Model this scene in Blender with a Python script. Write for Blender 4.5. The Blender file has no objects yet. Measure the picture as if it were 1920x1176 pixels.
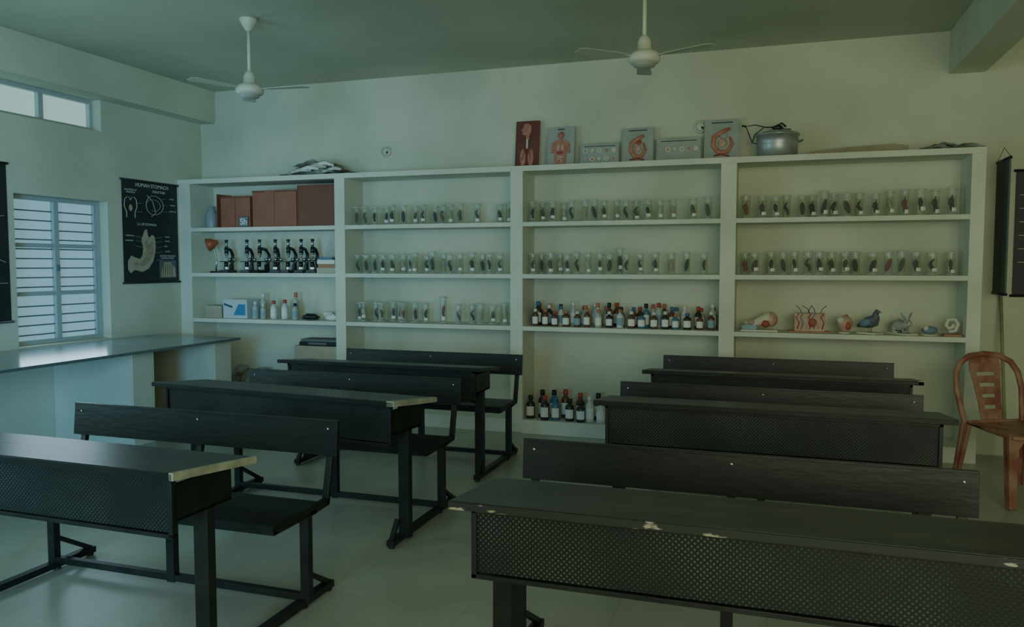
import bpy, math, random
from mathutils import Vector, Matrix
random.seed(7)
S=bpy.context.scene
COL=S.collection

# ------------------------------------------------------------------ materials
MATS={}
def mat(name,c,rough=0.6,metal=0.0,c2=None,scale=4.0,detail=4.0,bump=0.0,bscale=None,spec=0.5,emit=None,es=0.0,lo=0.35,hi=0.65,stretch=(1,1,1)):
    if name in MATS: return MATS[name]
    m=bpy.data.materials.new(name); m.use_nodes=True
    nt=m.node_tree; p=nt.nodes['Principled BSDF']
    p.inputs['Base Color'].default_value=(*c,1)
    p.inputs['Roughness'].default_value=rough
    p.inputs['Metallic'].default_value=metal
    p.inputs['Specular IOR Level'].default_value=spec
    if c2 or bump:
        tc=nt.nodes.new('ShaderNodeTexCoord'); mp=nt.nodes.new('ShaderNodeMapping')
        mp.inputs['Scale'].default_value=stretch
        nt.links.new(tc.outputs['Object'],mp.inputs['Vector'])
    if c2:
        n=nt.nodes.new('ShaderNodeTexNoise'); n.inputs['Scale'].default_value=scale; n.inputs['Detail'].default_value=detail
        r=nt.nodes.new('ShaderNodeValToRGB')
        r.color_ramp.elements[0].position=lo; r.color_ramp.elements[1].position=hi
        r.color_ramp.elements[0].color=(*c,1); r.color_ramp.elements[1].color=(*c2,1)
        nt.links.new(mp.outputs[0],n.inputs['Vector']); nt.links.new(n.outputs['Fac'],r.inputs[0]); nt.links.new(r.outputs[0],p.inputs['Base Color'])
    if bump:
        n2=nt.nodes.new('ShaderNodeTexNoise'); n2.inputs['Scale'].default_value=bscale or scale*6; n2.inputs['Detail'].default_value=5
        b=nt.nodes.new('ShaderNodeBump'); b.inputs['Strength'].default_value=bump; b.inputs['Distance'].default_value=0.01
        nt.links.new(mp.outputs[0],n2.inputs['Vector']); nt.links.new(n2.outputs['Fac'],b.inputs['Height']); nt.links.new(b.outputs[0],p.inputs['Normal'])
    if emit:
        p.inputs['Emission Color'].default_value=(*emit,1); p.inputs['Emission Strength'].default_value=es
    MATS[name]=m; return m

def glassmat(name,tint,base=0.12,rim=0.7,diff=(0.6,0.66,0.6)):
    m=bpy.data.materials.new(name); m.use_nodes=True; nt=m.node_tree; nt.nodes.clear()
    o=nt.nodes.new('ShaderNodeOutputMaterial'); t=nt.nodes.new('ShaderNodeBsdfTransparent'); t.inputs[0].default_value=(*tint,1)
    d=nt.nodes.new('ShaderNodeBsdfDiffuse'); d.inputs[0].default_value=(*diff,1)
    g=nt.nodes.new('ShaderNodeBsdfGlossy'); g.inputs['Roughness'].default_value=0.12
    mg=nt.nodes.new('ShaderNodeMixShader'); mg.inputs[0].default_value=0.35
    nt.links.new(d.outputs[0],mg.inputs[1]); nt.links.new(g.outputs[0],mg.inputs[2])
    lw=nt.nodes.new('ShaderNodeLayerWeight'); lw.inputs[0].default_value=0.35
    mr=nt.nodes.new('ShaderNodeMapRange'); mr.inputs['To Min'].default_value=base; mr.inputs['To Max'].default_value=rim
    nt.links.new(lw.outputs['Facing'],mr.inputs['Value'])
    mx=nt.nodes.new('ShaderNodeMixShader'); nt.links.new(mr.outputs[0],mx.inputs[0])
    nt.links.new(t.outputs[0],mx.inputs[1]); nt.links.new(mg.outputs[0],mx.inputs[2]); nt.links.new(mx.outputs[0],o.inputs[0])
    MATS[name]=m; return m

def perfmat():
    m=bpy.data.materials.new('perforated_black_steel'); m.use_nodes=True; nt=m.node_tree; p=nt.nodes['Principled BSDF']
    N=nt.nodes.new; L=nt.links.new
    tc=N('ShaderNodeTexCoord')
    v=N('ShaderNodeVectorMath'); v.operation='MULTIPLY'; v.inputs[1].default_value=(1/0.0165,0,1/0.0165); L(tc.outputs['Object'],v.inputs[0])
    outs=[]
    for off in (0.0,0.5):
        a=N('ShaderNodeVectorMath'); a.operation='ADD'; a.inputs[1].default_value=(off,0,off); L(v.outputs[0],a.inputs[0])
        f=N('ShaderNodeVectorMath'); f.operation='FRACTION'; L(a.outputs[0],f.inputs[0])
        s=N('ShaderNodeVectorMath'); s.operation='SUBTRACT'; s.inputs[1].default_value=(0.5,0,0.5); L(f.outputs[0],s.inputs[0])
        l=N('ShaderNodeVectorMath'); l.operation='LENGTH'; L(s.outputs[0],l.inputs[0]); outs.append(l.outputs['Value'])
    mn=N('ShaderNodeMath'); mn.operation='MINIMUM'; L(outs[0],mn.inputs[0]); L(outs[1],mn.inputs[1])
    r=N('ShaderNodeMapRange'); r.inputs['From Min'].default_value=0.13; r.inputs['From Max'].default_value=0.22; r.inputs['To Min'].default_value=1; r.inputs['To Max'].default_value=0
    L(mn.outputs[0],r.inputs['Value'])
    n=N('ShaderNodeTexNoise'); n.inputs['Scale'].default_value=4; L(tc.outputs['Object'],n.inputs['Vector'])
    nr=N('ShaderNodeMapRange'); nr.inputs['From Min'].default_value=0.35; nr.inputs['From Max'].default_value=0.7; L(n.outputs['Fac'],nr.inputs['Value'])
    mu=N('ShaderNodeMath'); mu.operation='MULTIPLY'; L(r.outputs[0],mu.inputs[0]); L(nr.outputs[0],mu.inputs[1])
    mx=N('ShaderNodeMix'); mx.data_type='RGBA'; mx.inputs[6].default_value=(0.007,0.012,0.010,1); mx.inputs[7].default_value=(0.085,0.11,0.085,1)
    L(mu.outputs[0],mx.inputs[0]); L(mx.outputs[2],p.inputs['Base Color'])
    p.inputs['Roughness'].default_value=0.48; p.inputs['Specular IOR Level'].default_value=0.35
    b=N('ShaderNodeBump'); b.inputs['Strength'].default_value=0.2; b.inputs['Distance'].default_value=0.002; b.invert=True
    L(r.outputs[0],b.inputs['Height']); L(b.outputs[0],p.inputs['Normal'])
    MATS['perf']=m; return m

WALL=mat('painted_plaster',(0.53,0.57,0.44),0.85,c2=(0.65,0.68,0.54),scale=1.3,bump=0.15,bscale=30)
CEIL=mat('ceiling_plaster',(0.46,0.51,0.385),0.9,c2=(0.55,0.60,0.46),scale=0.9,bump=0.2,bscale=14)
SHELF=mat('shelf_paint',(0.61,0.65,0.53),0.7,c2=(0.70,0.74,0.61),scale=2.5,bump=0.1,bscale=40)
BLACK=mat('black_laminate',(0.005,0.009,0.007),0.40,c2=(0.012,0.018,0.014),scale=3,bump=0.12,bscale=25,spec=.35,stretch=(0.5,2,2))
DTOP=mat('worn_desk_laminate',(0.013,0.020,0.016),0.36,c2=(0.040,0.048,0.037),scale=5,lo=0.4,hi=0.78,bump=0.08,bscale=18,spec=.45,stretch=(0.4,2,1))
STEEL=mat('black_steel_tube',(0.007,0.011,0.009),0.42,c2=(0.015,0.020,0.016),scale=8,spec=.4)
WORN=mat('chipped_wood_edge',(0.015,0.021,0.017),0.6,c2=(0.34,0.33,0.24),scale=5.5,lo=0.59,hi=0.61,detail=10,stretch=(1,3,3))
RAW=mat('raw_plywood',(0.24,0.26,0.18),0.8,c2=(0.38,0.38,0.28),scale=14)
PERF=perfmat()
GLASS=glassmat('jar_glass',(0.91,0.94,0.90),0.08,0.78,(0.72,0.78,0.70))
RIM=glassmat('jar_rim_glass',(0.88,0.92,0.87),0.60,0.95,(0.80,0.86,0.78))
WHITE=mat('white_label',(0.78,0.80,0.72),0.7)
CREAM=mat('cream_enamel',(0.62,0.66,0.53),0.4)

def simple(n,c,r=0.55,**k): return mat(n,c,r,**k)

# ------------------------------------------------------------------ mesh builder
class B:
    def __init__(s): s.v=[];s.f=[];s.mi=[];s.sm=[];s.mats=[];s.X=Matrix.Identity(4)
    def idx(s,m):
        if m not in s.mats: s.mats.append(m)
        return s.mats.index(m)
    def add(s,vs,fs,m,smooth=False):
        o=len(s.v); s.v+= [tuple(s.X@Vector(v)) for v in vs]
        i=s.idx(m)
        for f in fs: s.f.append([o+k for k in f]); s.mi.append(i); s.sm.append(smooth)
    def box(s,x0,x1,y0,y1,z0,z1,m):
        vs=[(x,y,z) for z in (z0,z1) for y in (y0,y1) for x in (x0,x1)]
        s.add(vs,[(0,2,3,1),(4,5,7,6),(0,1,5,4),(2,6,7,3),(0,4,6,2),(1,3,7,5)],m)
    def cbox(s,c,sz,m,rot=None):
        M=s.X; s.X=M@Matrix.Translation(c)@(rot.to_4x4() if rot else Matrix.Identity(4))
        a,b,d=sz[0]/2,sz[1]/2,sz[2]/2; s.box(-a,a,-b,b,-d,d,m); s.X=M
    def beam(s,p,q,w,h,m,w2=None,h2=None):
        p=Vector(p);q=Vector(q);d=(q-p).normalized()
        up=Vector((0,0,1)) if abs(d.z)<0.9 else Vector((0,1,0))
        a=d.cross(up).normalized(); b=a.cross(d).normalized()
        w2=w2 or w;h2=h2 or h
        vs=[]
        for c,ww,hh in ((p,w,h),(q,w2,h2)):
            for i,j in ((-1,-1),(1,-1),(1,1),(-1,1)): vs.append(c+a*i*ww/2+b*j*hh/2)
        s.add(vs,[(3,2,1,0),(4,5,6,7),(0,1,5,4),(1,2,6,5),(2,3,7,6),(3,0,4,7)],m)
    def lathe(s,prof,c,m,seg=16,smooth=True,a0=0,a1=2*math.pi):
        vs=[];fs=[];full=abs(a1-a0-2*math.pi)<1e-6
        n=seg if full else seg+1
        for r,z in prof:
            for k in range(n):
                a=a0+(a1-a0)*k/seg; vs.append((c[0]+r*math.cos(a),c[1]+r*math.sin(a),c[2]+z))
        for i in range(len(prof)-1):
            for k in range(seg):
                k2=(k+1)%n
                fs.append((i*n+k,i*n+k2,(i+1)*n+k2,(i+1)*n+k))
        s.add(vs,fs,m,smooth)
    def cyl(s,c,r,h,m,seg=16,smooth=True): s.lathe([(0,0),(r,0),(r,h),(0,h)],c,m,seg,smooth)
    def tube(s,pts,r,m,seg=8,flat=1.0):
        pts=[Vector(p) for p in pts]; vs=[];fs=[]
        for i,p in enumerate(pts):
            d=(pts[min(i+1,len(pts)-1)]-pts[max(i-1,0)]).normalized()
            up=Vector((0,1,0)) if abs(d.y)<0.8 else Vector((1,0,0))
            a=d.cross(up).normalized(); b=a.cross(d).normalized()
            rr=r[i] if isinstance(r,(list,tuple)) else r
            for k in range(seg):
                t=2*math.pi*k/seg; vs.append(p+a*rr*math.cos(t)+b*rr*flat*math.sin(t))
        for i in range(len(pts)-1):
            for k in range(seg):
                k2=(k+1)%seg; fs.append((i*seg+k,i*seg+k2,(i+1)*seg+k2,(i+1)*seg+k))
        fs.append(tuple(range(seg))[::-1]); fs.append(tuple((len(pts)-1)*seg+k for k in range(seg)))
        s.add(vs,fs,m,True)
    def ell(s,c,r,m,rot=None,seg=12,rings=8):
        M=s.X; s.X=M@Matrix.Translation(c)@(rot.to_4x4() if rot else Matrix.Identity(4))@Matrix.Diagonal((r[0],r[1],r[2],1))
        s.lathe([(math.sin(math.pi*i/rings),-math.cos(math.pi*i/rings)) for i in range(rings+1)],(0,0,0),m,seg); s.X=M
    def prism(s,poly,y0,y1,m):
        n=len(poly); vs=[(x,y0,z) for x,z in poly]+[(x,y1,z) for x,z in poly]
        fs=[tuple(range(n)),tuple(range(2*n-1,n-1,-1))]+[(i,i+n,(i+1)%n+n,(i+1)%n) for i in range(n)]
        s.add(vs,fs,m)
    def disc(s,x,z,rx,rz,y0,y1,m,n=20):
        s.prism([(x+rx*math.cos(2*math.pi*k/n),z+rz*math.sin(2*math.pi*k/n)) for k in range(n)],y0,y1,m)
    def line(s,pts,w,y,m):
        for a,b in zip(pts[:-1],pts[1:]): s.beam((a[0],y,a[1]),(b[0],y,b[1]),w,w,m)
    def obj(s,name,loc=(0,0,0),rz=0,bevel=0,rx=0):
        me=bpy.data.meshes.new(name); me.from_pydata(s.v,[],s.f)
        for m in s.mats: me.materials.append(m)
        me.polygons.foreach_set('material_index',s.mi); me.polygons.foreach_set('use_smooth',s.sm); me.update()
        o=bpy.data.objects.new(name,me); o.location=loc; o.rotation_euler=(rx,0,rz); COL.objects.link(o)
        if bevel:
            b=o.modifiers.new('bevel','BEVEL'); b.width=bevel; b.segments=2; b.limit_method='ANGLE'; b.angle_limit=0.9
        return o

def text(parent,body,size,loc,m,name='lettering',rot=(math.pi/2,0,0),align='CENTER'):
    cu=bpy.data.curves.new(name,'FONT'); cu.body=body; cu.size=size; cu.align_x=align; cu.extrude=0.0004; cu.offset=size*.012
    cu.materials.append(m)
    o=bpy.data.objects.new(name,cu); COL.objects.link(o); o.parent=parent; o.location=loc; o.rotation_euler=rot
    return o

# ------------------------------------------------------------------ room
LX=-5.62; RX=3.6; BY=6.80; FY=-2.2; CZ=3.21
def floor_mat():
    m=bpy.data.materials.new('polished_floor_tiles'); m.use_nodes=True; nt=m.node_tree; p=nt.nodes['Principled BSDF']; N=nt.nodes.new; L=nt.links.new
    tc=N('ShaderNodeTexCoord'); br=N('ShaderNodeTexBrick'); br.offset=0
    br.inputs['Scale'].default_value=1; br.inputs['Brick Width'].default_value=0.6; br.inputs['Row Height'].default_value=0.6; br.inputs['Mortar Size'].default_value=0.002
    br.inputs['Color1'].default_value=(0.42,0.45,0.36,1); br.inputs['Color2'].default_value=(0.45,0.48,0.385,1); br.inputs['Mortar'].default_value=(0.34,0.37,0.29,1)
    n=N('ShaderNodeTexNoise'); n.inputs['Scale'].default_value=2.2; n.inputs['Detail'].default_value=8
    mx=N('ShaderNodeMix'); mx.data_type='RGBA'; mx.blend_type='MULTIPLY'; mx.inputs[0].default_value=0.5
    r=N('ShaderNodeValToRGB'); r.color_ramp.elements[0].color=(0.6,0.6,0.6,1); r.color_ramp.elements[0].position=0.3; r.color_ramp.elements[1].position=0.65
    L(tc.outputs['Object'],br.inputs['Vector']); L(tc.outputs['Object'],n.inputs['Vector']); L(n.outputs['Fac'],r.inputs[0])
    L(br.outputs['Color'],mx.inputs[6]); L(r.outputs[0],mx.inputs[7]); L(mx.outputs[2],p.inputs['Base Color'])
    p.inputs['Roughness'].default_value=0.34
    return m
FLOOR=floor_mat()
b=B(); b.box(LX-0.2,RX+0.2,FY,BY+0.2,-0.1,0,FLOOR); b.obj('floor')
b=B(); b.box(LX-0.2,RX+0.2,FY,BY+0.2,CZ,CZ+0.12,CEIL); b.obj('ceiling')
b=B(); b.box(LX-0.2,RX+0.2,BY,BY+0.2,0,CZ,WALL); b.obj('wall_back')
b=B(); b.box(RX,RX+0.2,FY,BY,0,CZ,WALL); b.obj('wall_right')
WIN=[(4.65,5.565,0.80,2.01),(3.0,5.52,2.615,2.89),(0.3,2.7,0.8,2.2)]
b=B()
ys=sorted({FY,BY}|{w[0] for w in WIN}|{w[1] for w in WIN}); zs=sorted({0,CZ}|{w[2] for w in WIN}|{w[3] for w in WIN})
for y0,y1 in zip(ys[:-1],ys[1:]):
    for z0,z1 in zip(zs[:-1],zs[1:]):
        ym=(y0+y1)/2; zm=(z0+z1)/2
        if any(w[0]<ym<w[1] and w[2]<zm<w[3] for w in WIN): continue
        b.box(LX-0.2,LX,y0,y1,z0,z1,WALL)
b.obj('wall_left')
b=B(); b.box(LX+0.001,LX+0.18,FY,BY-0.001,2.89,CZ-0.001,WALL); b.obj('trim_1')
b=B(); b.box(1.233,1.475,FY,BY-0.001,2.89,CZ-0.001,WALL); b.obj('trim_2')

PANE=mat('frosted_window_glass',(0.35,0.45,0.48),0.35,emit=(0.34,0.66,0.78),es=0.44)
PANE2=mat('clerestory_glass',(0.4,0.5,0.5),0.35,emit=(0.52,0.80,0.70),es=0.56)
FRAME=mat('window_frame_paint',(0.40,0.48,0.47),0.5)
BAR=mat('window_bar_paint',(0.12,0.18,0.19),0.5)
def window(name,w,pane,mull,trans,bars):
    y0,y1,z0,z1=w; b=B(); X=LX-0.11
    b.box(X-0.03,X-0.022,y0+0.02,y1-0.02,z0+0.02,z1-0.02,pane)
    t=0.035
    for a in ((y0,y0+t,z0,z1),(y1-t,y1,z0,z1),(y0+t,y1-t,z0,z0+t),(y0+t,y1-t,z1-t,z1)): b.box(X-0.04,X+0.02,a[0]+.001,a[1]-.001,a[2]+.001,a[3]-.001,FRAME)
    for m in mull: b.box(X-0.02,X+0.022,m-0.022,m+0.022,z0+t,z1-t,FRAME)
    for z in trans: b.box(X-0.02,X+0.018,y0+t,y1-t,z-0.017,z+0.017,FRAME)
    for z in bars: b.box(X-0.018,X-0.006,y0+t,y1-t,z-0.005,z+0.005,BAR)
    if bars:
        for m in (y0+t+0.012,y1-t-0.012): b.box(X-0.02,X+0.012,m-0.012,m+0.012,z0+t,z1-t,FRAME)
        b.cyl((X+0.03,mull[0],1.40),0.012,0.05,BAR,8)
    return b.obj(name)
bars=[0.80+0.078*i for i in range(1,16) if min(abs(0.80+0.078*i-q) for q in (1.215,1.61))>0.03 and 0.80+0.078*i<1.96]
window('window_1',WIN[0],PANE,[5.11],[1.215,1.61],bars)
window('window_2',WIN[1],PANE2,[3.8,4.4,5.0],[],[])
window('window_3',WIN[2],PANE,[1.1,1.9],[1.3,1.75],[])

# counter slab with masonry piers
GRAN=mat('dark_granite',(0.08,0.12,0.135),0.16,c2=(0.12,0.17,0.18),scale=60,spec=0.8)
b=B(); b.box(LX+0.002,-4.60,-1.2,6.03,0.768,0.79,GRAN)
for y0,y1,x in ((4.95,5.18,-4.80),(5.80,6.02,-4.70),(2.2,2.4,-4.8),(0.2,0.45,-4.8)):
    b.box(LX+0.002,x,y0,y1,0.001,0.767,WALL)
b.obj('stone_counter',bevel=0.003)

# ------------------------------------------------------------------ shelving
SF=6.45
secs=[(-5.48,-3.86),(-3.756,-2.148),(-2.038,-0.404),(-0.286,1.335)]
lev=[0.923,1.372,1.815]; TOP=2.29; PL=0.118
b=B()
pil=[(-5.619,-5.48),(-3.86,-3.756),(-2.148,-2.038),(-0.404,-0.286),(1.335,1.425)]
for a,c in pil: b.box(a,c,SF,BY-0.001,0.001,TOP-0.045,SHELF)
for a,c in secs:
    for z in lev: b.box(a,c,SF+0.004,BY-0.001,z-0.036,z,SHELF)
    b.box(a,c,SF-0.03,BY-0.001,0.001,PL,SHELF)
b.box(-5.619,1.425,SF-0.008,BY-0.001,TOP-0.045,TOP,SHELF)
b.obj('built_in_shelving')
def SX(sec,f,k=1.02):
    a,c=secs[sec]; return min(max((a+(c-a)*f)*k,a+0.05),c-0.05)

# ------------------------------------------------------------------ specimen jars
SPC=[mat('specimen_%d'%i,c,0.6) for i,c in enumerate([(0.015,0.018,0.015),(0.08,0.035,0.02),(0.30,0.045,0.03),(0.48,0.44,0.30),(0.10,0.09,0.06),(0.04,0.05,0.06),(0.60,0.60,0.50)])]
PRES=glassmat('preserving_fluid',(0.92,0.94,0.89),0.04,0.15,(0.55,0.60,0.47))
def jar(b,x,y,z,r,h,k=None):
    b.lathe([(0,0.001),(r*1.12,0.001),(r*1.12,0.005),(r,0.010),(r,h-0.012)],(x,y,z),GLASS,18)
    b.lathe([(r*1.02,h-0.014),(r*1.25,h-0.012),(r*1.25,h-0.005),(r*1.05,h-0.004),(r*1.05,h),(0,h)],(x,y,z),RIM,18)
    b.lathe([(r*1.0,0.004),(r*1.14,0.003),(r*1.14,0.009),(0,0.011)],(x,y,z),RIM,18)
    fh=h*random.uniform(.68,.84)
    b.lathe([(r*.93,0.012),(r*.93,fh),(0,fh)],(x,y,z),PRES,14)
    m=SPC[k] if k is not None else SPC[random.choice([0,0,0,0,1,1,2,3,4,5,6])]
    t=random.random()
    R=Matrix.Rotation(random.uniform(-.4,.4),3,'Y')
    if t<.30: b.ell((x,y,z+h*.42),(r*.6,r*.4,h*.29),m,R,8,6)
    elif t<.55:
        pts=[(x+r*.45*math.sin(q*1.3+random.random()),y,z+h*(.14+.11*q)) for q in range(6)]
        b.tube(pts,[.005,.010,.013,.013,.009,.004],m,6)
    elif t<.75:
        b.cbox((x,y+.004,z+h*.42),(r*1.1,.002,h*.56),SPC[6])
        b.ell((x,y-.002,z+h*.5),(r*.48,.006,h*.19),m,R,8,6); b.ell((x+r*.1,y-.002,z+h*.28),(r*.35,.005,h*.09),m,None,8,6)
    else:
        b.ell((x-.004,y,z+h*.5),(r*.65,r*.4,h*.15),m,R,8,6); b.ell((x+.004,y,z+h*.3),(r*.55,r*.4,h*.14),m,None,8,6); b.tube([(x,y,z+h*.55),(x+.004,y,z+h*.74)],.004,m,5)
    if random.random()<.6:
        lz=z+h*random.uniform(.10,.2)
        b.lathe([(r*1.03,0),(r*1.03,h*.14)],(x,y,lz),WHITE,6,True,-math.pi/2-.1,-math.pi/2+1.0)
rows={
 (1,2):[.06,.13,.19,.25,.30,.37,.43,.49,.55,.605,.655,.71,.81,.93,.975],
 (1,1):[.08,.135,.19,.24,.30,.345,.39,.44,.49,(.545,.20),.60,.65,.71,.78,.83,.88,.94],
 (1,0):[.07,.12,.18,.23,.28,.325,.37,.44,.49,(.61,.24),.70,.77,.83,.90,.95],
 (2,2):[.05,.095,.16,.21,.26,.33,.38,.43,.49,.54,.585,.65,.71,.77,.87,.94],
 (2,1):[.04,.09,.15,.19,.24,.29,.35,.41,.46,(.505,.22),.545,.615,.69,.765,.84,.925],
 (3,2):[(.045,.185),(.12,.18),.18,.23,.30,.345,(.395,.205),(.44,.19),.495,.55,.615,(.68,.2),(.74,.205),(.80,.2),(.865,.2),(.925,.205)],
 (3,1):[.045,.09,.165,.22,.27,.33,.38,.435,.495,.54,.61,.675,.73,.79,.855,.935]}
for (s,l),fr in rows.items():
    b=B(); last=None
    for f in fr:
        h=.178+random.uniform(-.008,.010)
        if isinstance(f,tuple): f,h=f
        x=SX(s,f); r=random.uniform(.028,.033) if s!=3 else random.uniform(.030,.036)
        y=6.58+(.05 if random.random()<.2 else 0)
        if last is not None and x-last<2*r*1.22+.004: y=6.66 if y<6.62 else 6.57
        if last is not None and x-last<.03: x=last+.04
        jar(b,x,y,lev[l],r,h,2 if h>.235 or (s==3 and f==.045) else None); last=x
    b.obj('specimen_jars')

# ------------------------------------------------------------------ bottles
BC=[mat('bottle_'+n,c,.3) for n,c in (('amber',(.13,.06,.035)),('white_plastic',(.60,.63,.56)),('dark',(.03,.035,.035)),('blue',(.07,.18,.28)),('clear_plastic',(.42,.47,.42)))]
CC=[mat('cap_'+n,c,.4) for n,c in (('red',(.45,.07,.04)),('black',(.02,.02,.02)),('white',(.65,.68,.60)),('blue',(.06,.15,.3)),('orange',(.50,.20,.10)))]
LB=[WHITE,mat('label_blue',(.24,.38,.44),.6),mat('label_buff',(.5,.45,.3),.6)]
def bottle(b,x,y,z,r,h,bm,cm,lm):
    b.lathe([(0,.001),(r*.95,.001),(r,.006),(r,h*.62),(r*.9,h*.68),(r*.42,h*.78),(r*.38,h*.86)],(x,y,z),bm,14)
    b.lathe([(r*.5,h*.82),(r*.58,h*.83),(r*.55,h),(0,h)],(x,y,z),cm,12)
    b.lathe([(r*1.02,h*.14),(r*1.02,h*.54)],(x,y,z),lm,8,True,-math.pi/2-1.1,-math.pi/2+1.1)
b=B()
for row,(y,n) in enumerate(((6.70,16),(6.63,15),(6.55,17))):
    for i in range(n):
        f=.05+.91*i/(n-1)
        if row==0 and i%5==3: continue
        h=random.uniform(.17,.215) if row<2 else random.uniform(.12,.16)
        bottle(b,SX(2,f,1.0)+random.uniform(-.008,.008),y,lev[0],random.uniform(.027,.033),h,random.choice([BC[0],BC[0],BC[0],BC[1],BC[2],BC[3],BC[4],BC[4]]),random.choice([CC[0],CC[1],CC[2],CC[4],CC[4],CC[3]]),random.choice(LB[:2]+[WHITE]*3))
b.obj('reagent_bottles')
b=B()
for i,(x,y,h,c,bm) in enumerate([(-1.985,6.52,.20,1,2),(-1.90,6.60,.24,1,2),(-1.845,6.48,.21,0,2),(-1.80,6.62,.24,1,3),(-1.755,6.50,.20,3,3),(-1.70,6.63,.25,0,0),(-1.63,6.50,.19,1,2),(-1.56,6.60,.23,0,0),(-1.53,6.49,.18,1,2),(-1.46,6.52,.22,2,1),(-1.41,6.63,.23,1,2),(-1.36,6.50,.19,4,1)]):
    bottle(b,x,y,PL,.038,h,BC[bm],CC[c],WHITE)
b.obj('reagent_bottles')
b=B()
for x,h,bm,cm,y,r in ((-4.825,.17,4,2,6.56,.03),(-4.79,.25,4,2,6.64,.035),(-4.62,.18,1,0,6.57,.032),(-4.50,.19,1,0,6.58,.034),(-4.41,.26,4,4,6.63,.032),(-4.36,.16,4,1,6.54,.028),(-4.72,.15,4,2,6.54,.026)):
    bottle(b,x,y,lev[0],r,h,BC[bm],CC[cm],WHITE if bm==1 else LB[1])
b.obj('wash_bottles')

# ------------------------------------------------------------------ section 1 contents
CARD=mat('brown_cardboard',(.38,.35,.24),.8,c2=(.46,.42,.29),scale=5)
RED=mat('russet_box_board',(.28,.10,.055),.6,c2=(.36,.14,.08),scale=3)
RED2=mat('dark_russet',(.19,.07,.04),.6)
z=lev[2]+.001
o=B(); o.box(-.17,.17,0,.24,0,.30,RED); o.box(-.172,.172,-.003,0,.285,.302,RED2); o.box(-.003,.003,-.004,0,0,.285,RED2); o=o.obj('russet_carton',(-4.99,6.50,z),bevel=.002)
b=B(); b.box(-.245,.245,0,.26,0,.345,RED); b.box(-.10,.0,-.005,0,.0,.345,RED); b.box(-.247,.247,-.003,0,.33,.347,RED2); b.obj('russet_carton',(-4.545,6.50,z),bevel=.002)
b=B(); b.box(-.205,.205,0,.25,0,.385,RED2); b.box(-.203,-.197,-.006,.0,0,.385,RED); b.obj('russet_carton',(-4.078,6.49,z),bevel=.002)
b=B(); b.box(-.003,.003,0,.16,0,.33,RED); b.box(0.004,.05,.15,.155,0,.33,RED); b.obj('russet_carton_flap',(-5.22,6.52,z))
BLK=mat('black_ink',(.02,.03,.03),.6)
b=B(); b.box(-.055,.055,-.002,0,0,.10,BLK); b.box(-.05,.05,-.004,-.002,.005,.095,mat('grey_sticker',(.16,.21,.21),.6)); lb=b.obj('box_label',(.10,-.004,.004)); lb.parent=o
text(lb,'Sh',.085,(0,-.0055,.022),WHITE)
b=B(); b.lathe([(0,.001),(.06,.001),(.062,.01),(.062,.13),(.045,.16),(.03,.19),(.03,.22),(0,.22)],(0,0,0),mat('grey_blue_plastic',(.28,.35,.36),.4),18); b.tube([(.06,0,.04),(.085,0,.08),(.06,0,.13)],.006,MATS['grey_blue_plastic']); b.obj('plastic_jug',(-5.37,6.63,z))

MB=mat('microscope_black',(.02,.024,.024),.35); MS=mat('microscope_chrome',(.5,.53,.5),.25,metal=.9)
def microscope(loc,rz):
    b=B()
    b.prism([(-.055,0),(.055,0),(.04,.028),(-.04,.028)],-.09,.07,MB)
    b.cbox((0,.05,.05),(.03,.04,.06),MB)
    b.tube([(0,.05,.07),(0,.075,.12),(0,.075,.18),(0,.045,.225),(0,.0,.235)],.016,MB,8)
    b.cbox((0,-.03,.11),(.10,.09,.010),MB)
    b.tube([(0,-.04,.06),(0,-.04,.105)],.02,MB); b.ell((0,-.05,.045),(.025,.006,.025),MS)
    b.tube([(0,-.03,.15),(0,-.03,.175)],[.008,.014],MS,10); b.tube([(0.012,-.045,.155),(0.008,-.035,.178)],.008,MS,8)
    b.ell((0,-.03,.185),(.024,.024,.010),MS)
    b.tube([(0,-.03,.185),(0,-.03,.25)],.020,MB,12); b.tube([(0,-.03,.25),(0,-.03,.31)],.014,MS,12); b.tube([(0,-.03,.305),(0,-.03,.325)],.017,MB,12)
    for s in (-1,1): b.tube([(s*.012,.065,.13),(s*.04,.065,.13)],.017,MS,12)
    return b.obj('microscope',loc,rz)
for i,x in enumerate((-5.16,-4.92,-4.76,-4.60,-4.44,-4.30,-4.18)):
    microscope((x,6.60,lev[1]+.001),random.uniform(-.25,.25)+(.15 if i%2 else -.1))
ORG=mat('orange_enamel',(.40,.11,.045),.4)
b=B(); b.cyl((0,0,0),.06,.015,MB,20); b.tube([(0,0,.01),(0,.01,.12),(-.03,.02,.22),(-.05,0,.27),(-.03,-.02,.29)],.008,MS,8)
M=b.X; b.X=Matrix.Translation((-.01,-.03,.29))@Matrix.Rotation(-1.9,4,'Y')@Matrix.Rotation(.4,4,'X')
b.lathe([(0,-.05),(.02,-.05),(.025,-.03),(.05,0),(.068,.05),(.062,.05),(.045,0),(0,-.01)],(0,0,0),ORG,20); b.X=M
b.obj('desk_lamp',(-5.31,6.60,lev[1]+.001))
b=B(); b.box(-.10,.10,0,.15,0,.05,simple('cream_box',(.45,.42,.3))); b.box(-.09,.1,.005,.15,.051,.085,simple('orange_box',(.4,.2,.1))); b.box(-.095,.09,0,.14,.086,.125,WHITE); b.box(-.08,.06,.01,.14,.126,.15,simple('blue_box',(.1,.2,.28))); b.obj('slide_boxes',(-3.99,6.50,lev[1]+.001),bevel=.001)

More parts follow.
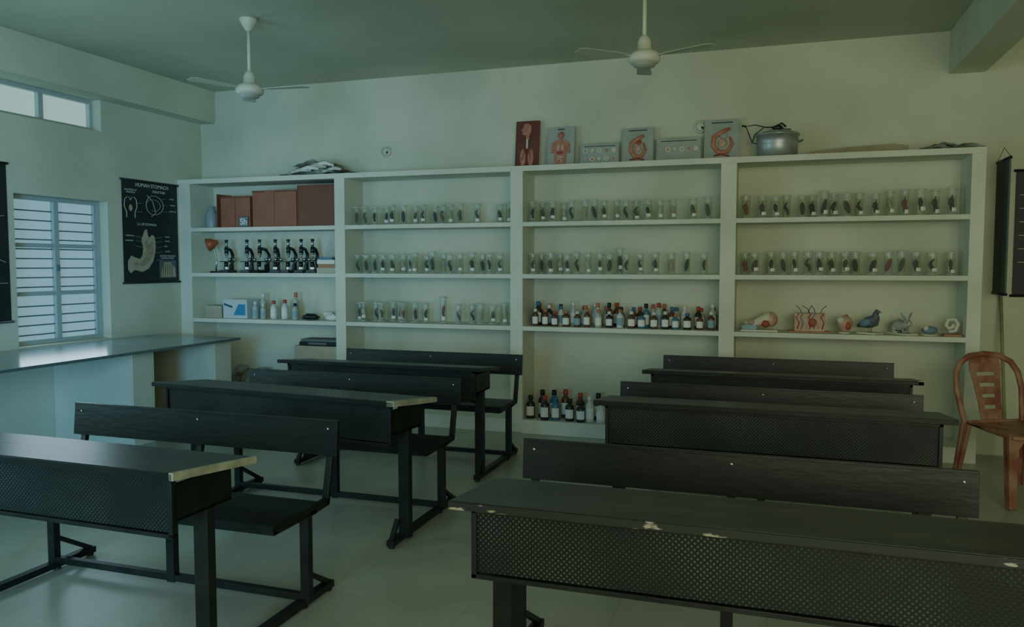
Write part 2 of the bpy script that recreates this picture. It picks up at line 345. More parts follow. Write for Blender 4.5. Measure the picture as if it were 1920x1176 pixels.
z=lev[0]+.001
b=B(); b.box(-.10,.10,0,.2,0,.12,CARD); b.box(-.1,.1,-.002,.0,.085,.12,simple('tape',(.45,.42,.3))); b.obj('cardboard_box',(-5.30,6.53,z),bevel=.002)
b=B(); b.box(-.14,.14,0,.2,0,.18,simple('pale_blue_carton',(.50,.60,.60))); b.prism([(-.02,.03),(.12,.03),(.12,.14),(.04,.14)],-.002,0,simple('carton_blue',(.05,.22,.42))); b.prism([(-.13,.13),(-.03,.10),(-.03,.12),(-.13,.15)],-.002,0,simple('carton_navy',(.03,.08,.16))); b.box(-.13,.13,-.001,.2,.181,.186,WHITE); b.obj('printed_carton',(-5.04,6.53,z),bevel=.002)
b=B(); b.ell((0,0,.03),(.09,.05,.028),MB); b.tube([(-.08,0,.03),(-.02,-.03,.06),(.05,.0,.055),(.09,.02,.02)],.006,MB); b.tube([(-.1,.0,.012),(.0,-.06,.01),(.1,-.02,.012)],.005,MB); b.obj('rubber_tubing',(-4.20,6.56,z))
b=B(); b.lathe([(0,.001),(.03,.001),(.055,.07),(.058,.075),(.052,.072),(.03,.01),(0,.008)],(0,0,0),WHITE,18); b.obj('porcelain_bowl',(-4.06,6.64,z))
b=B(); b.ell((0,0,.028),(.07,.03,.028),WHITE); b.tube([(-.06,0,.03),(0,-.02,.07),(.06,0,.03)],.005,WHITE); b.obj('porcelain_dish',(-3.95,6.53,z))
# lower compartment
b=B(); b.box(-.24,.24,0,.26,0,.30,CARD); b.box(-.235,.24,.005,.26,.301,.56,CARD); b.box(-.24,.24,-.003,0,.28,.30,simple('tape',(.45,.42,.3))); b.obj('cardboard_box',(-4.12,6.50,PL+.001),bevel=.003)
b=B(); b.box(-.20,.22,0,.22,0,.035,MB); b.box(-.19,.2,.01,.2,.036,.06,simple('grey_case',(.12,.15,.14))); b.box(-.1,.1,-.004,.0,.01,.03,simple('grey_case',(.12,.15,.14))); b.obj('equipment_case',(-4.10,6.51,PL+.565),bevel=.004)
SACK=mat('cloth_sack',(.34,.36,.29),.9,c2=(.20,.21,.17),scale=7,bump=.8,bscale=12)
b=B()
for x,y,zz,r in ((-.28,.0,.13,(.13,.11,.13)),(-.08,.02,.15,(.14,.12,.15)),(.12,.0,.10,(.13,.12,.10)),(-.2,.03,.28,(.09,.09,.07)),(.03,.05,.27,(.1,.08,.06))): b.ell((x,y,zz),r,SACK,None,16,12)
o=b.obj('cloth_sacks',(-4.85,6.60,PL+.001))
tx=bpy.data.textures.new('crumple','CLOUDS'); tx.noise_scale=.06
d=o.modifiers.new('sub','SUBSURF'); d.levels=2; d.render_levels=2
d=o.modifiers.new('disp','DISPLACE'); d.texture=tx; d.strength=.04; d.mid_level=.9

# ------------------------------------------------------------------ anatomical models on shelf
PK=mat('model_pink',(.50,.28,.21),.5,c2=(.58,.42,.31),scale=20); RD=mat('model_red',(.40,.08,.05),.5); BL=mat('model_blue',(.16,.26,.34),.5); IV=mat('model_ivory',(.66,.64,.50),.5); GR=mat('model_grey',(.48,.50,.44),.5,c2=(.32,.34,.31),scale=18)
OB=mat('model_orange_base',(.40,.18,.10),.5); DKG=mat('model_dark_plumage',(.08,.10,.12),.5,c2=(.16,.19,.21),scale=30)
z=lev[0]+.001
b=B(); b.box(-.14,.14,-.06,.06,0,.012,IV); b.box(-.13,-.02,-.04,.03,.013,.05,simple('aqua_block',(.25,.42,.5)))
b.tube([(-.12,0,.07),(-.04,0,.06),(.03,.01,.09),(.09,0,.11)],[.02,.03,.04,.05],IV,12); b.ell((.09,0,.095),(.05,.045,.06),PK); b.ell((.05,-.03,.06),(.03,.02,.03),RD); b.ell((-.06,-.02,.07),(.03,.02,.02),PK); b.obj('ear_anatomy_model',(-.10,6.58,z))
b=B(); b.box(-.15,.15,-.06,.06,0,.012,OB); b.box(-.11,.11,-.045,.045,.013,.15,PK)
for i in range(7):
    x=-.09+.03*i; b.tube([(x,-.05,.03),(x+.012,-.052,.08),(x-.01,-.05,.12),(x+.01,-.048,.15)],.004,[RD,BL,IV][i%3],6)
for x,dx in ((-.06,-.03),(-.01,.02),(.04,-.02),(.08,.03),(.0,-.04)): b.tube([(x,0,.15),(x+dx*.4,0,.185),(x+dx*1.4,0,.21)],.0025,MB,5)
b.ell((.02,-.048,.08),(.03,.01,.035),RD); b.obj('skin_section_model',(.275,6.57,z))
b=B(); b.cyl((0,0,0),.045,.01,IV,18); b.ell((0,0,.075),(.058,.05,.065),PK); b.ell((-.03,-.02,.10),(.03,.03,.03),IV); b.tube([(.0,0,.12),(.02,0,.14)],.012,RD); b.ell((.02,-.045,.06),(.02,.01,.03),RD); b.obj('kidney_model',(.53,6.57,z))
b=B(); b.box(-.08,.08,-.05,.05,0,.012,IV)
for s in (-1,1): b.tube([(.0,s*.015,.012),(.005,s*.015,.05)],.004,OB,6)
b.tube([(-.105,0,.055),(-.06,0,.07),(-.02,0,.085),(.03,0,.10),(.045,0,.13),(.045,0,.155),(.058,0,.172),(.078,0,.172)],[.010,.026,.045,.046,.030,.020,.021,.006],DKG,12)
b.tube([(.074,0,.172),(.098,0,.165)],[.006,.001],OB,6)
for s in (-1,1): b.ell((-.02,s*.040,.085),(.05,.010,.028),BL,Matrix.Rotation(-.25,3,'Y'))
b.ell((.062,-.019,.177),(.004,.003,.004),MB); b.obj('bird_model',(.71,6.58,z),-.7)
b=B(); b.box(-.12,.12,-.05,.05,0,.012,IV)
b.tube([(-.09,0,.045),(-.065,0,.06),(-.02,0,.070),(.03,0,.062),(.055,0,.075),(.078,0,.088),(.104,0,.078)],[.018,.042,.046,.034,.026,.028,.012],GR,14)
for s in (-1,1):
    b.ell((-.05,s*.034,.042),(.035,.014,.028),GR); b.ell((-.03,s*.036,.018),(.035,.010,.007),IV)
    b.tube([(.04,s*.02,.05),(.055,s*.022,.018),(.075,s*.022,.017)],[.012,.008,.006],GR,8)
    b.tube([(.070,s*.012,.108),(.060,s*.028,.138),(.052,s*.045,.168)],[.007,.014,.004],GR,8,.5)
    b.ell((.090,s*.020,.093),(.004,.003,.004),MB)
b.ell((-.108,0,.05),(.016,.016,.016),IV); b.obj('rabbit_model',(.93,6.61,z),-1.05)
b=B(); b.cyl((0,0,0),.06,.008,IV,18); b.ell((0,0,.04),(.055,.04,.03),BL); b.ell((-.03,-.02,.055),(.02,.02,.02),IV); b.tube([(.04,0,.04),(.065,0,.03)],.012,GR); b.obj('eye_model',(1.12,6.57,z))
b=B(); b.box(-.06,.06,-.05,.05,0,.015,OB); 
b.tube([(-.02,0,.03),(.025,0,.04),(.04,0,.09),(.02,0,.125),(-.025,0,.12),(-.04,0,.08),(-.02,0,.055),(.01,0,.07),(.005,0,.09)],.014,IV,10); b.obj('ear_model',(1.262,6.55,z))

# ------------------------------------------------------------------ things on top of shelving
GP=mat('grey_relief_board',(.33,.38,.34),.45,c2=(.41,.46,.41),scale=6); DR=mat('maroon_board',(.14,.04,.035),.5,c2=(.20,.06,.045),scale=5); SAL=mat('salmon_relief',(.43,.15,.10),.5,c2=(.52,.24,.17),scale=25); LINE=mat('dark_line',(.05,.04,.04),.6)
def board(name,x0,x1,h,m,deco):
    b=B(); w=(x1-x0); b.box(-w/2,w/2,0,.012,0,h,m); f=.006
    for a in ((-w/2,-w/2+f,0,h),(w/2-f,w/2,0,h),(-w/2+f,w/2-f,0,f),(-w/2+f,w/2-f,h-f,h)): b.box(a[0],a[1],-.004,0,a[2],a[3],m)
    deco(b,w,h); return b.obj(name,((x0+x1)/2,6.70-.0,TOP+.002),rx=-.13)
def d_head(b,w,h):
    b.prism([(-.03,.93*h),(.0,.95*h),(.035,.90*h),(.035,.78*h),(.02,.70*h),(.02,.60*h),(-.01,.60*h),(-.015,.70*h),(-.05,.72*h),(-.045,.77*h),(-.06,.80*h),(-.04,.86*h)],-.010,0,SAL)
    b.box(-.006,.008,-.014,0,.42*h,.62*h,IV)
    for s in(-1,1): b.ell((s*.036,-.002,.24*h),(.030,.014,.19*h),SAL); b.tube([(0,-.01,.44*h),(s*.03,-.018,.30*h),(s*.04,-.016,.18*h)],.003,RD,5)
    b.box(-.07,.07,-.008,0,.03*h,.05*h,SAL)
def d_torso(b,w,h):
    b.ell((0,-.002,.80*h),(.030,.014,.09*h),SAL); b.box(-.012,.012,-.012,0,.66*h,.76*h,SAL)
    b.prism([(-.08,.60*h),(-.04,.67*h),(.04,.67*h),(.08,.60*h),(.085,.36*h),(.065,.36*h),(.055,.5*h),(.05,.12*h),(.03,.04*h),(-.03,.04*h),(-.05,.12*h),(-.055,.5*h),(-.065,.36*h),(-.085,.36*h)],-.010,0,SAL)
    for s in(-1,1): b.ell((s*.02,-.010,.50*h),(.017,.008,.09*h),PK)
    b.ell((-.005,-.012,.36*h),(.03,.008,.035*h),RD); b.tube([(-.03,-.014,.28*h),(.03,-.014,.25*h),(-.02,-.014,.21*h),(.02,-.014,.17*h),(0,-.014,.1*h)],.007,IV,6)
    b.box(-.03,.03,-.002,0,.93*h,.955*h,LINE)
def d_cells(n,rw):
    def f(b,w,h):
        for j in range(rw):
            for i in range(n):
                x=-w/2+w*(i+.7)/(n+.4); zz=h*(.32+.36*j) if rw>1 else h*.55
                b.disc(x,zz,.020,.020,-.004,0,IV if (i+j)%2 else GR); b.disc(x,zz,.010,.012,-.006,-.003,[GR,SAL,IV][(i+j)%3],12)
        b.box(-w*.4,w*.4,-.001,0,.86*h,.89*h,LINE); b.box(-w*.4,w*.2,-.001,0,.10*h,.125*h,LINE)
    return f
def d_c(big):
    def f(b,w,h):
        q=big
        b.tube([(.05*q,-.008,.78*h),(-.0*q,-.010,.70*h),(-.05*q,-.010,.58*h),(-.055*q,-.010,.38*h),(-.02*q,-.010,.22*h),(.035*q,-.010,.22*h),(.065*q,-.010,.40*h),(.05*q,-.010,.58*h)],[.012,.018,.02,.02,.02,.018,.014,.006],SAL,10,.5)
        b.ell((.005,-.006,.44*h),(.028*q,.012,.10*h),PK); b.ell((.01*q,-.008,.60*h),(.025*q,.010,.06*h),GR if q>1 else RD)
        b.tube([(-.06,-.008,.14*h),(0,-.01,.16*h),(.06,-.008,.12*h)],.006,RD,6); b.box(-w*.3,w*.3,-.001,0,.92*h,.945*h,LINE)
    return f
board('respiratory_relief_chart',-2.19,-1.975,.43,DR,d_head)
board('torso_relief_chart',-1.90,-1.655,.36,GP,d_torso)
board('cell_relief_chart',-1.60,-1.265,.20,GP,d_cells(5,2))
board('organ_relief_chart',-1.24,-.975,.315,GP,d_c(1))
board('cell_relief_chart',-.95,-.585,.215,GP,d_cells(6,1))
board('organ_relief_chart',-.56,-.28,.345,GP,d_c(1.25))
ALU=mat('dull_aluminium',(.45,.50,.50),.38,metal=.6,c2=(.38,.43,.42),scale=10)
b=B(); b.lathe([(0,.001),(.13,.001),(.15,.015),(.155,.10),(.155,.165),(.168,.168),(.168,.178),(.15,.18)],(0,0,0),ALU,32); b.lathe([(.162,.179),(.162,.185),(.10,.205),(0,.212)],(0,0,0),MS,32); b.lathe([(0,.205),(.03,.21),(.045,.235),(.03,.25),(0,.252)],(.0,0,0),MB,14)
for s in(-1,1): b.tube([(s*.155,-.03,.12),(s*.185,-.03,.13),(s*.185,.03,.13),(s*.155,.03,.12)],.006,ALU)
b.tube([(-.02,-.02,.235),(-.10,-.05,.235),(-.17,-.05,.18),(-.19,-.03,.12),(-.21,-.02,.18),(-.24,-.01,.255),(-.17,.0,.265),(-.08,0,.24),(0,.01,.245),(.05,.02,.225),(.10,.02,.22)],.0045,MB,6); b.tube([(-.24,-.01,.255),(-.27,-.01,.262)],.008,MB,6); b.tube([(-.01,-.02,.245),(.03,-.05,.26),(.06,-.03,.235)],.008,MB,6)
b.obj('aluminium_pressure_cooker',(.01,6.61,TOP+.001))
BO=mat('brown_fibreboard',(.30,.27,.17),.8,c2=(.36,.33,.22),scale=6)
b=B(); b.prism([(-.36,0),(.36,0),(.37,.045),(.26,.062),(-.05,.052),(-.32,.03)],.0,.008,BO); b.box(-.35,.26,-.06,-.002,0,.012,BO); b.obj('fibreboard_sheet',(.57,6.54,TOP+.001))
PAP=mat('newsprint',(.46,.49,.42),.85,c2=(.62,.64,.56),scale=14,lo=.45,hi=.55,stretch=(1,1,3))
def sheet(b,cx,cy,cz,w,d,am,seed,m,rz=0):
    rnd=random.Random(seed); nx,ny=14,7; ph=[rnd.uniform(0,6) for _ in range(4)]; vs=[];fs=[]
    for j in range(ny+1):
        for i in range(nx+1):
            u=i/nx-.5; v=j/ny-.5
            zz=am*(.5+.25*math.sin(u*9+ph[0])+.25*math.sin(v*7+u*5+ph[1])+.12*math.sin(u*25+ph[2]))
            x=u*w*math.cos(rz)-v*d*math.sin(rz); y=u*w*math.sin(rz)+v*d*math.cos(rz)
            vs.append((cx+x,cy+y,cz+max(0,zz)*max(0.05,1-4*u*u*.6)))
    for j in range(ny):
        for i in range(nx): a=j*(nx+1)+i; fs.append((a,a+1,a+nx+2,a+nx+1))
    b.add(vs,fs,m)
b=B()
for i in range(9): sheet(b,random.uniform(-.06,.06),random.uniform(-.02,.02),.004+.012*i,.56-.03*i,.24,.05,i,PAP,random.uniform(-.12,.12))
for i in range(5):
    b.tube([(-.26+.09*i,-.13,.022+.022*(i%4)),(-.14+.09*i,-.135,.050+.018*(i%4)),(-.02+.08*i,-.13,.040+.012*(i%4))],[.014,.018,.012],[PAP,WHITE][i%2],8,.6)
sheet(b,-.36,0,.002,.24,.2,.02,21,WHITE,.1); sheet(b,.33,0,.002,.3,.2,.025,22,PAP,-.1)
b.obj('newspaper_pile',(-4.10,6.61,TOP+.003))
b=B()
for i in range(4): sheet(b,-.075+.055*i,.0,.004+.008*(i%3),.26,.2,.03,40+i,WHITE if i%2 else PAP,random.uniform(-.2,.2))
b.obj('loose_papers',(1.20,6.56,TOP+.003))

# wall rosettes
def rosette(x,zz,r):
    b=B(); M=b.X; b.X=Matrix.Rotation(math.pi/2,4,'X')
    b.lathe([(0,.001),(r,.001),(r,.014),(r*.85,.022),(0,.024)],(0,0,0),CREAM,24); b.lathe([(r*.62,.0235),(r*.70,.026),(r*.62,.028)],(0,0,0),FRAME,24); b.cyl((r*.35,-r*.2,.022),r*.2,.008,LINE,8); b.X=M
    b.obj('wall_socket_rosette',(x,BY-.001,zz))
rosette(-3.50,2.52,.052); rosette(-.60+.0,2.595,.055)

# ------------------------------------------------------------------ ceiling fans
BLD=mat('fan_blade_enamel',(.56,.60,.48),.5)
def fan(x,y,rot):
    b=B(); H=CZ-.001
    b.lathe([(0,0),(.062,0),(.064,-.012),(.045,-.05),(.02,-.085),(.014,-.09)],(0,0,0),CREAM,20)
    b.cyl((0,0,-.43),.0125,.36,CREAM,12)
    b.lathe([(.014,-.37),(.03,-.38),(.042,-.41),(.045,-.455),(.06,-.465)],(0,0,0),CREAM,20)
    b.lathe([(0,-.455),(.05,-.46),(.085,-.475),(.098,-.495),(.098,-.52),(.085,-.535),(.07,-.54)],(0,0,0),CREAM,28)
    b.lathe([(.07,-.54),(.064,-.555),(.03,-.567),(0,-.57)],(0,0,0),mat('fan_cap_grey',(.38,.42,.36),.4),24)
    for k in range(3):
        M=b.X; b.X=Matrix.Rotation(rot+k*2*math.pi/3,4,'Z')@Matrix.Translation((0,0,-.500))@Matrix.Rotation(.07,4,'X')
        b.box(.08,.16,-.014,.014,-.002,.002,BLD)
        poly=[(.14,-.030),(.42,-.052),(.45,-.035),(.45,.035),(.42,.05),(.14,.038)]
        vs=[(p[0],p[1],q) for q in (-.0012,.0012) for p in poly]; n=6
        b.add(vs,[tuple(range(n))[::-1],tuple(range(n,2*n))]+[(i,(i+1)%n,(i+1)%n+n,i+n) for i in range(n)],BLD); b.X=M
    return b.obj('ceiling_fan',(x,y,H))
fan(-3.6,4.88,math.radians(127)); fan(-.77,4.89,math.radians(99))

# ------------------------------------------------------------------ desks
def unit(name,bx0,bx1,yb,dx0,dx1,dy0,drot=0,rz=0,worn=0,front_worn=False):
    ox,oy=dx1,dy0; b=B()
    M=b.X; b.X=Matrix.Rotation(drot,4,'Z')
    L=dx1-dx0; fz,rzz=.785,.745; th=.024; D=.41
    top=[(-L,0),(0,0),(0,D),(-L,D)]
    def zt(y): return fz+(rzz-fz)*y/D
    vs=[(x,y,zt(y)-th) for x,y in top]+[(x,y,zt(y)) for x,y in top]
    b.add(vs,[(3,2,1,0),(4,5,6,7),(0,1,5,4),(1,2,6,5),(2,3,7,6),(3,0,4,7)],DTOP)
    b.beam((-L,-.003,fz-.013),(0,-.003,fz-.013),.006,.022,WORN if front_worn else BLACK)
    if worn:
        w=worn; vs=[(x,y,zt(y)-q) for q in (th+.001,-.0015) for x,y in ((-w,-.006),(.006,-.006),(.006,D+.003),(-w*.6,D+.003))]
        b.add(vs,[(3,2,1,0),(4,5,6,7),(0,1,5,4),(1,2,6,5),(2,3,7,6),(3,0,4,7)],RAW)
    i0=.05
    b.box(-L+i0,-i0,.055,.059,.565,.755,PERF)
    b.box(-L+i0,-i0,.045,.069,.548,.562,STEEL); b.box(-L+i0,-i0,.045,.075,.74,.757,STEEL)
    for x in (-L+i0,-i0-.016): b.box(x,x+.016,.045,.069,.55,.757,STEEL)
    b.box(-L+i0,-i0,.06,.34,.60,.612,BLACK)
    for x in (-L+i0,-i0-.012): b.box(x,x+.012,.06,.34,.60,.728,BLACK)
    for x in (-L+.085,-.085):
        b.box(x-.03,x+.03,.215,.255,.03,.74,STEEL)
    b.X=M
    X0=bx0-ox; X1=bx1-ox; Y=yb-oy; s0=Y-.47; s1=Y-.13; yl=Y-.19
    b.box(X0+.01,X1-.01,s0,s1,.42,.445,BLACK); b.box(X0+.03,X1-.03,s0+.03,s0+.055,.395,.42,STEEL); b.box(X0+.03,X1-.03,s1-.05,s1-.025,.395,.42,STEEL)
    R=Matrix.Rotation(-.10,3,'X')
    b.cbox(((X0+X1)/2,Y,.687),(X1-X0,.02,.148),BLACK,R)
    b.cbox(((X0+X1)/2,Y+.0075,.763),(X1-X0,.024,.010),BLACK,R)
    for x in (X0+.045,(X0+X1)/2,X1-.045):
        b.beam((x,s1-.04,.405),(x,Y-.03,.415),.03,.03,STEEL)
        b.beam((x,Y-.035,.405),(x,Y+.018,.64),.030,.022,STEEL)
        b.beam((x,Y+.018,.63),(x,Y+.030,.735),.030,.022,STEEL)
        b.ell((x+.0,Y-.008,.73),(.006,.003,.006),MS,None,8,6)
        b.box(x-.02,x+.02,yl-.018,yl+.018,.03,.40,STEEL)
        b.beam((x,s0+.04,.405),(x,s1,.405),.03,.025,STEEL)
    b.box(X0+.06,X1-.06,yl-.015,yl+.015,.035,.065,STEEL)
    for x in (X0+.06,X1-.06):
        b.box(x-.02,x+.02,.12,Y+.02,.014,.044,STEEL)
        b.beam((x,yl+.01,.15),(x,Y+.0,.04),.025,.02,STEEL)
        b.beam((x,.13,.03),(x,.21,.13),.025,.02,STEEL)
        for y in (.14,Y+.0,yl): b.cyl((x,y,.001),.017,.014,MB,10)
    return b.obj(name,(ox,oy,0),rz,bevel=.0025)
N='school_desk_bench'
unit(N,-3.28,-1.80,3.01,-3.36,-1.81,2.02,math.radians(-1.0),worn=.012)
unit(N,-3.27,-1.77,4.37,-3.36,-1.74,3.43,math.radians(-6),worn=.04)
unit(N,-3.31,-1.80,5.69,-3.31,-1.79,4.74)
unit(N,-.92,.66,2.93,-.86,.75,2.03,front_worn=True)
unit(N,-.84,.76,4.57,-.83,.77,3.79,math.radians(0))
unit(N,-.78,.81,6.02,-.78,.83,4.99,worn=.03)

# ------------------------------------------------------------------ plastic chair
PLA=mat('faded_red_plastic',(.25,.09,.06),.5,c2=(.36,.20,.14),scale=9,lo=.4,hi=.6)
b=B()
vs=[];fs=[];nx,ny=10,10
for j in range(ny+1):
    for i in range(nx+1):
        u=i/nx*2-1; v=j/ny*2-1
        w=.225-.02*(v+1)/2
        zz=.435-.018*(1-u*u)*(1-v*v)+(-.02 if j==0 else 0)
        vs.append((u*w,v*.215,zz))
for j in range(ny):
    for i in range(nx): a=j*(nx+1)+i; fs.append((a,a+1,a+nx+2,a+nx+1))
n=len(vs); vs2=[(x,y,z-.008) for x,y,z in vs]
b.add(vs+vs2,fs+[tuple(k+n for k in f[::-1]) for f in fs],PLA,True)
rim=[(-.225,-.21,.42),(-.222,0,.43),(-.205,.21,.43),(.205,.21,.43),(.222,0,.43),(.225,-.21,.42),(.12,-.228,.412),(-.12,-.228,.412),(-.225,-.21,.42)]
b.tube(rim,.014,PLA,8)
hoop=[(-.205,.20,.42),(-.222,.225,.52),(-.235,.25,.64),(-.225,.275,.74),(-.185,.295,.81),(-.11,.31,.85),(0,.315,.862)]
hoop=hoop+[(-x,y,z) for x,y,z in hoop[-2::-1]]
b.tube(hoop,.020,PLA,10,.8)
sz=[.43,.56,.70,.78,.835]; sw=[.070,.078,.095,.110,.10]
ym=lambda q:.215+(q-.43)*.245
for s in (1,-1):
    for k in range(4):
        b.beam((s*(sw[k]-.014),ym(sz[k]),sz[k]),(s*(sw[k+1]-.014),ym(sz[k+1]),sz[k+1]),.040,.010,PLA)
for z0,z1 in ((.43,.51),(.535,.582),(.605,.652),(.675,.722),(.745,.85)):
    wz=.070+.04*((z0-.43)/.4)
    b.beam((0,ym(z0),z0),(0,ym(z1),z1),wz*2-.01,.010,PLA)
for sx,sy in ((-1,-1),(1,-1),(-1,1),(1,1)):
    x=sx*.205; y=sy*.195
    b.beam((x,y,.43),(x+sx*.035,y+sy*.05,.0),.07,.025,PLA,.045,.022)
    b.beam((x+sx*.012,y-sy*.02,.43),(x+sx*.047,y+sy*.038,.0),.025,.065,PLA,.02,.035)
for s in (-1,1): b.prism([(s*.19,.42),(s*.10,.42),(s*.15,.385),(s*.19,.33)],-.215,-.207,PLA)
b.obj('plastic_chair',(1.47,5.62,.002),math.radians(27),bevel=.003)

# ------------------------------------------------------------------ posters
PB=mat('chart_black',(.014,.022,.024),.5,c2=(.020,.029,.031),scale=4); TXT=mat('chart_white',(.6,.65,.6),.6); ROD=mat('chart_rod',(.02,.025,.025),.5); STO=mat('chart_stomach',(.40,.38,.26),.6,c2=(.5,.45,.32),scale=10)
def chart(name,w,h,loc,rz,deco=None):
    b=B(); b.box(-w/2,w/2,-.002,0,0,h,PB)
    for q in (0,h): b.tube([(-w/2-.015,-.004,q),(w/2+.015,-.004,q)],.010,ROD,8)
    if deco: deco(b,w,h)
    return b.obj(name,loc,rz)
def d_stom(b,w,h):
    y0,y1=-.004,-.002
    P=[(-.06,.49),(-.03,.50),(-.02,.44),(.0,.42),(.03,.45),(.06,.44),(.075,.38),(.07,.29),(.04,.20),(-.02,.13),(-.10,.10),(-.19,.12),(-.24,.09),(-.27,.12),(-.27,.20),(-.23,.25),(-.17,.23),(-.12,.22),(-.09,.26),(-.08,.33),(-.10,.40),(-.08,.44)]
    b.prism([(x-.03,z) for x,z in P],y0-.001,y1,STO)
    Q=[(-.05,.40),(.0,.37),(.03,.40),(.045,.34),(.035,.27),(.0,.21),(-.06,.16),(-.14,.155),(-.20,.17),(-.19,.20),(-.12,.19),(-.06,.23),(-.04,.31),(-.07,.37)]
    b.prism([(x-.03,z) for x,z in Q],y0-.002,y1-.002,mat('chart_stomach_inner',(.30,.24,.15),.6,c2=(.42,.37,.24),scale=25))
    for z in (.42,.38,.33,.28,.21): b.line([(.05,z),(.13,z+.01)],.0016,-.005,TXT)
    for z in (.42,.38,.33): b.line([(-.12,z),(-.20,z+.01)],.0016,-.005,TXT)
    T=[(-.29,.79),(-.32,.765),(-.325,.70),(-.30,.65),(-.30,.60)]
    b.line(T,.004,-.004,TXT); b.line([(-.50-x,z) for x,z in T],.004,-.004,TXT); b.disc(-.25,.69,.02,.03,y0,y1,STO)
    b.line([(-.27,.79),(-.25,.76),(-.23,.79)],.003,-.004,TXT)
    pts=[(.03+.13*math.cos(a)*(1 if math.cos(a)>0 else .7),.73+.09*math.sin(a)) for a in [k*math.pi/10 for k in range(21)]]
    b.line(pts,.003,-.004,TXT)
    pts=[(.03+.09*math.cos(a),.73+.055*math.sin(a)) for a in [k*math.pi/10 for k in range(-6,12)]]; b.line(pts,.002,-.004,TXT)
    b.line([(-.05,.82),(.02,.77),(.06,.66),(.0,.62)],.003,-.004,TXT)
    for x,z in ((.17,.80),(.19,.74),(.19,.68),(-.14,.74),(-.14,.66)): b.line([(x-.04,z-.005),(x+.03,z)],.0016,-.004,TXT)
    b.box(.09,.31,y0,y1,.04,.21,mat('chart_grey',(.12,.15,.15),.6))
    b.prism([(.11,.05),(.30,.05),(.30,.13),(.24,.19),(.15,.19),(.12,.12)],y0-.001,y1-.001,STO)
    for k in range(5): b.line([(.13+.03*k,.055),(.14+.028*k,.18)],.003,-.006,PB)
o=chart('stomach_wall_chart',.70,.945,(LX+.003,6.075,1.285),math.pi/2,d_stom)
for s,q,x,z in (('HUMAN STOMACH',.048,.02,.892),('STRUCTURE',.030,.10,.848),('LOCATION OF\nSTOMACH',.022,-.25,.848),('L.S. OF STOMACH',.030,-.06,.535),('SECTION THROUGH\nSTOMACH WALL',.022,.20,.245)):
    text(o,s,q,(x,-.006,z),TXT)
for s,x,z in (('FUNDUS',.20,.43),('CARDIAC',.20,.39),('BODY',.18,.34),('PYLORUS',.20,.29),('OESOPHAGUS',-.27,.43),('DUODENUM',-.28,.385),('CARDIA',.27,.80),('ANTRUM',.28,.74),('CURVATURE',.28,.68)): text(o,s,.016,(x,-.006,z),TXT)
def d_misc(b,w,h):
    b.disc(.1,.6,.12,.2,-.004,-.002,STO); b.line([(.22,.8),(.32,.82)],.003,-.004,TXT); b.line([(.22,.5),(.32,.46)],.003,-.004,TXT); b.line([(.2,.3),(.33,.3)],.003,-.004,TXT)
chart('wall_chart',.70,1.22,(LX+.003,4.24,1.01),math.pi/2,d_misc)
def d_skel(b,w,h):
    S_=mat('chart_bone',(.45,.38,.26),.6,c2=(.4,.22,.14),scale=14)
    b.disc(-.05,.80,.05,.06,-.004,-.002,S_); b.box(-.06,-.04,-.004,-.002,.40,.76,S_)
    for k in range(5): b.disc(-.05,.68-.05*k,.10-.005*k,.012,-.005,-.002,S_)
    b.prism([(-.14,.70),(-.18,.66),(-.23,.50),(-.21,.36),(-.17,.28),(-.19,.36),(-.19,.50),(-.13,.64)],-.004,-.002,S_)
    b.prism([(.04,.70),(.08,.66),(.13,.50),(.11,.36),(.09,.36),(.11,.50),(.05,.64)],-.004,-.002,S_)
    b.disc(-.05,.38,.09,.05,-.004,-.002,S_); b.box(-.12,-.09,-.004,-.002,.04,.36,S_); b.box(-.01,.02,-.004,-.002,.04,.36,S_)
    for k in range(6): b.line([(-.30,.75-.1*k),(-.25,.75-.1*k)],.004,-.004,TXT)
chart('skeleton_wall_chart',.66,.93,(2.03,BY-.003,1.22),0,d_skel)
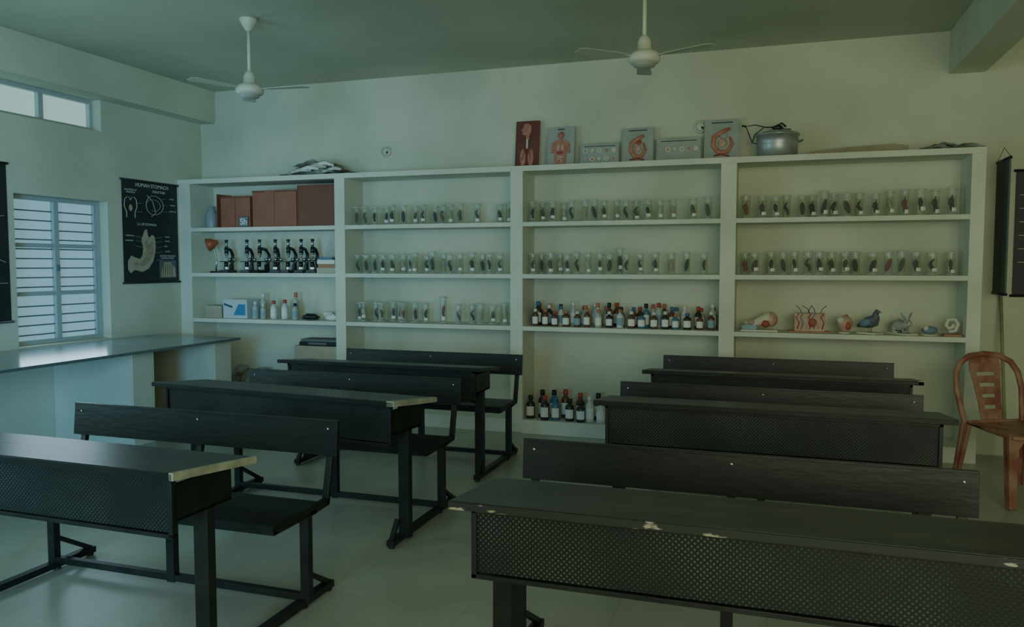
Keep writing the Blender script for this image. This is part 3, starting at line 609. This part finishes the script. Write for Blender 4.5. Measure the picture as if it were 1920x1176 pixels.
b=B(); b.box(-.006,.006,0,.33,0,.97,mat('chart_back_canvas',(.10,.13,.12),.8)); b.tube([(0,-.01,.97),(0,.34,.97)],.012,ROD); b.tube([(0,-.01,0),(0,.34,0)],.012,ROD); b.tube([(0,.0,.98),(0,.17,1.06),(0,.335,.98)],.002,ROD,5)
b.obj('hanging_chart',(1.575,6.455,1.24))
b=B(); b.tube([(0,0,0),(.0,.30,1.22)],.012,BO,8); b.tube([(0,.30,1.22),(0,.305,1.24)],.016,BO,8); b.obj('wooden_pole',(1.62,6.46,.012))

# ------------------------------------------------------------------ lights
def area(name,loc,target,sx,sy,e,c,spread=None):
    l=bpy.data.lights.new(name,'AREA'); l.shape='RECTANGLE'; l.size=sx; l.size_y=sy; l.energy=e; l.color=c
    if spread: l.spread=math.radians(spread)
    o=bpy.data.objects.new(name,l); o.location=loc; o.rotation_euler=(Vector(target)-Vector(loc)).to_track_quat('-Z','Y').to_euler(); COL.objects.link(o)
area('daylight_window_3',(LX+.05,1.5,1.5),(0,3.0,.9),2.3,1.3,44,(.48,.84,.92))
area('daylight_window_1',(LX+.02,5.1,1.45),(0,4.6,.9),.8,1.1,8,(.6,.85,1.0))
area('rear_soft_fill',(1.5,-2.0,1.9),(-.3,6.5,1.6),3.5,2.2,100,(1.0,1.0,.74))  # added large fill lamp behind the camera, brightens the back wall; no doorway there
area('blue_tint_fill',(-1.8,-1.9,1.2),(-5.4,4.2,.9),1.6,1.6,48,(.14,.54,1.0),80)  # added blue lamp behind the camera, tints the lower left; no real source
w=bpy.data.worlds.new('world'); S.world=w; w.use_nodes=True
bg=w.node_tree.nodes['Background']; bg.inputs[0].default_value=(.92,1.0,.72,1); bg.inputs[1].default_value=.47

cam=bpy.data.cameras.new('camera'); cam.lens=27.75; cam.sensor_width=36; cam.clip_start=.05
co=bpy.data.objects.new('camera',cam); COL.objects.link(co); co.location=(0,0,1.45); co.rotation_euler=(math.radians(90-3.52),0,math.radians(18.3)); S.camera=co
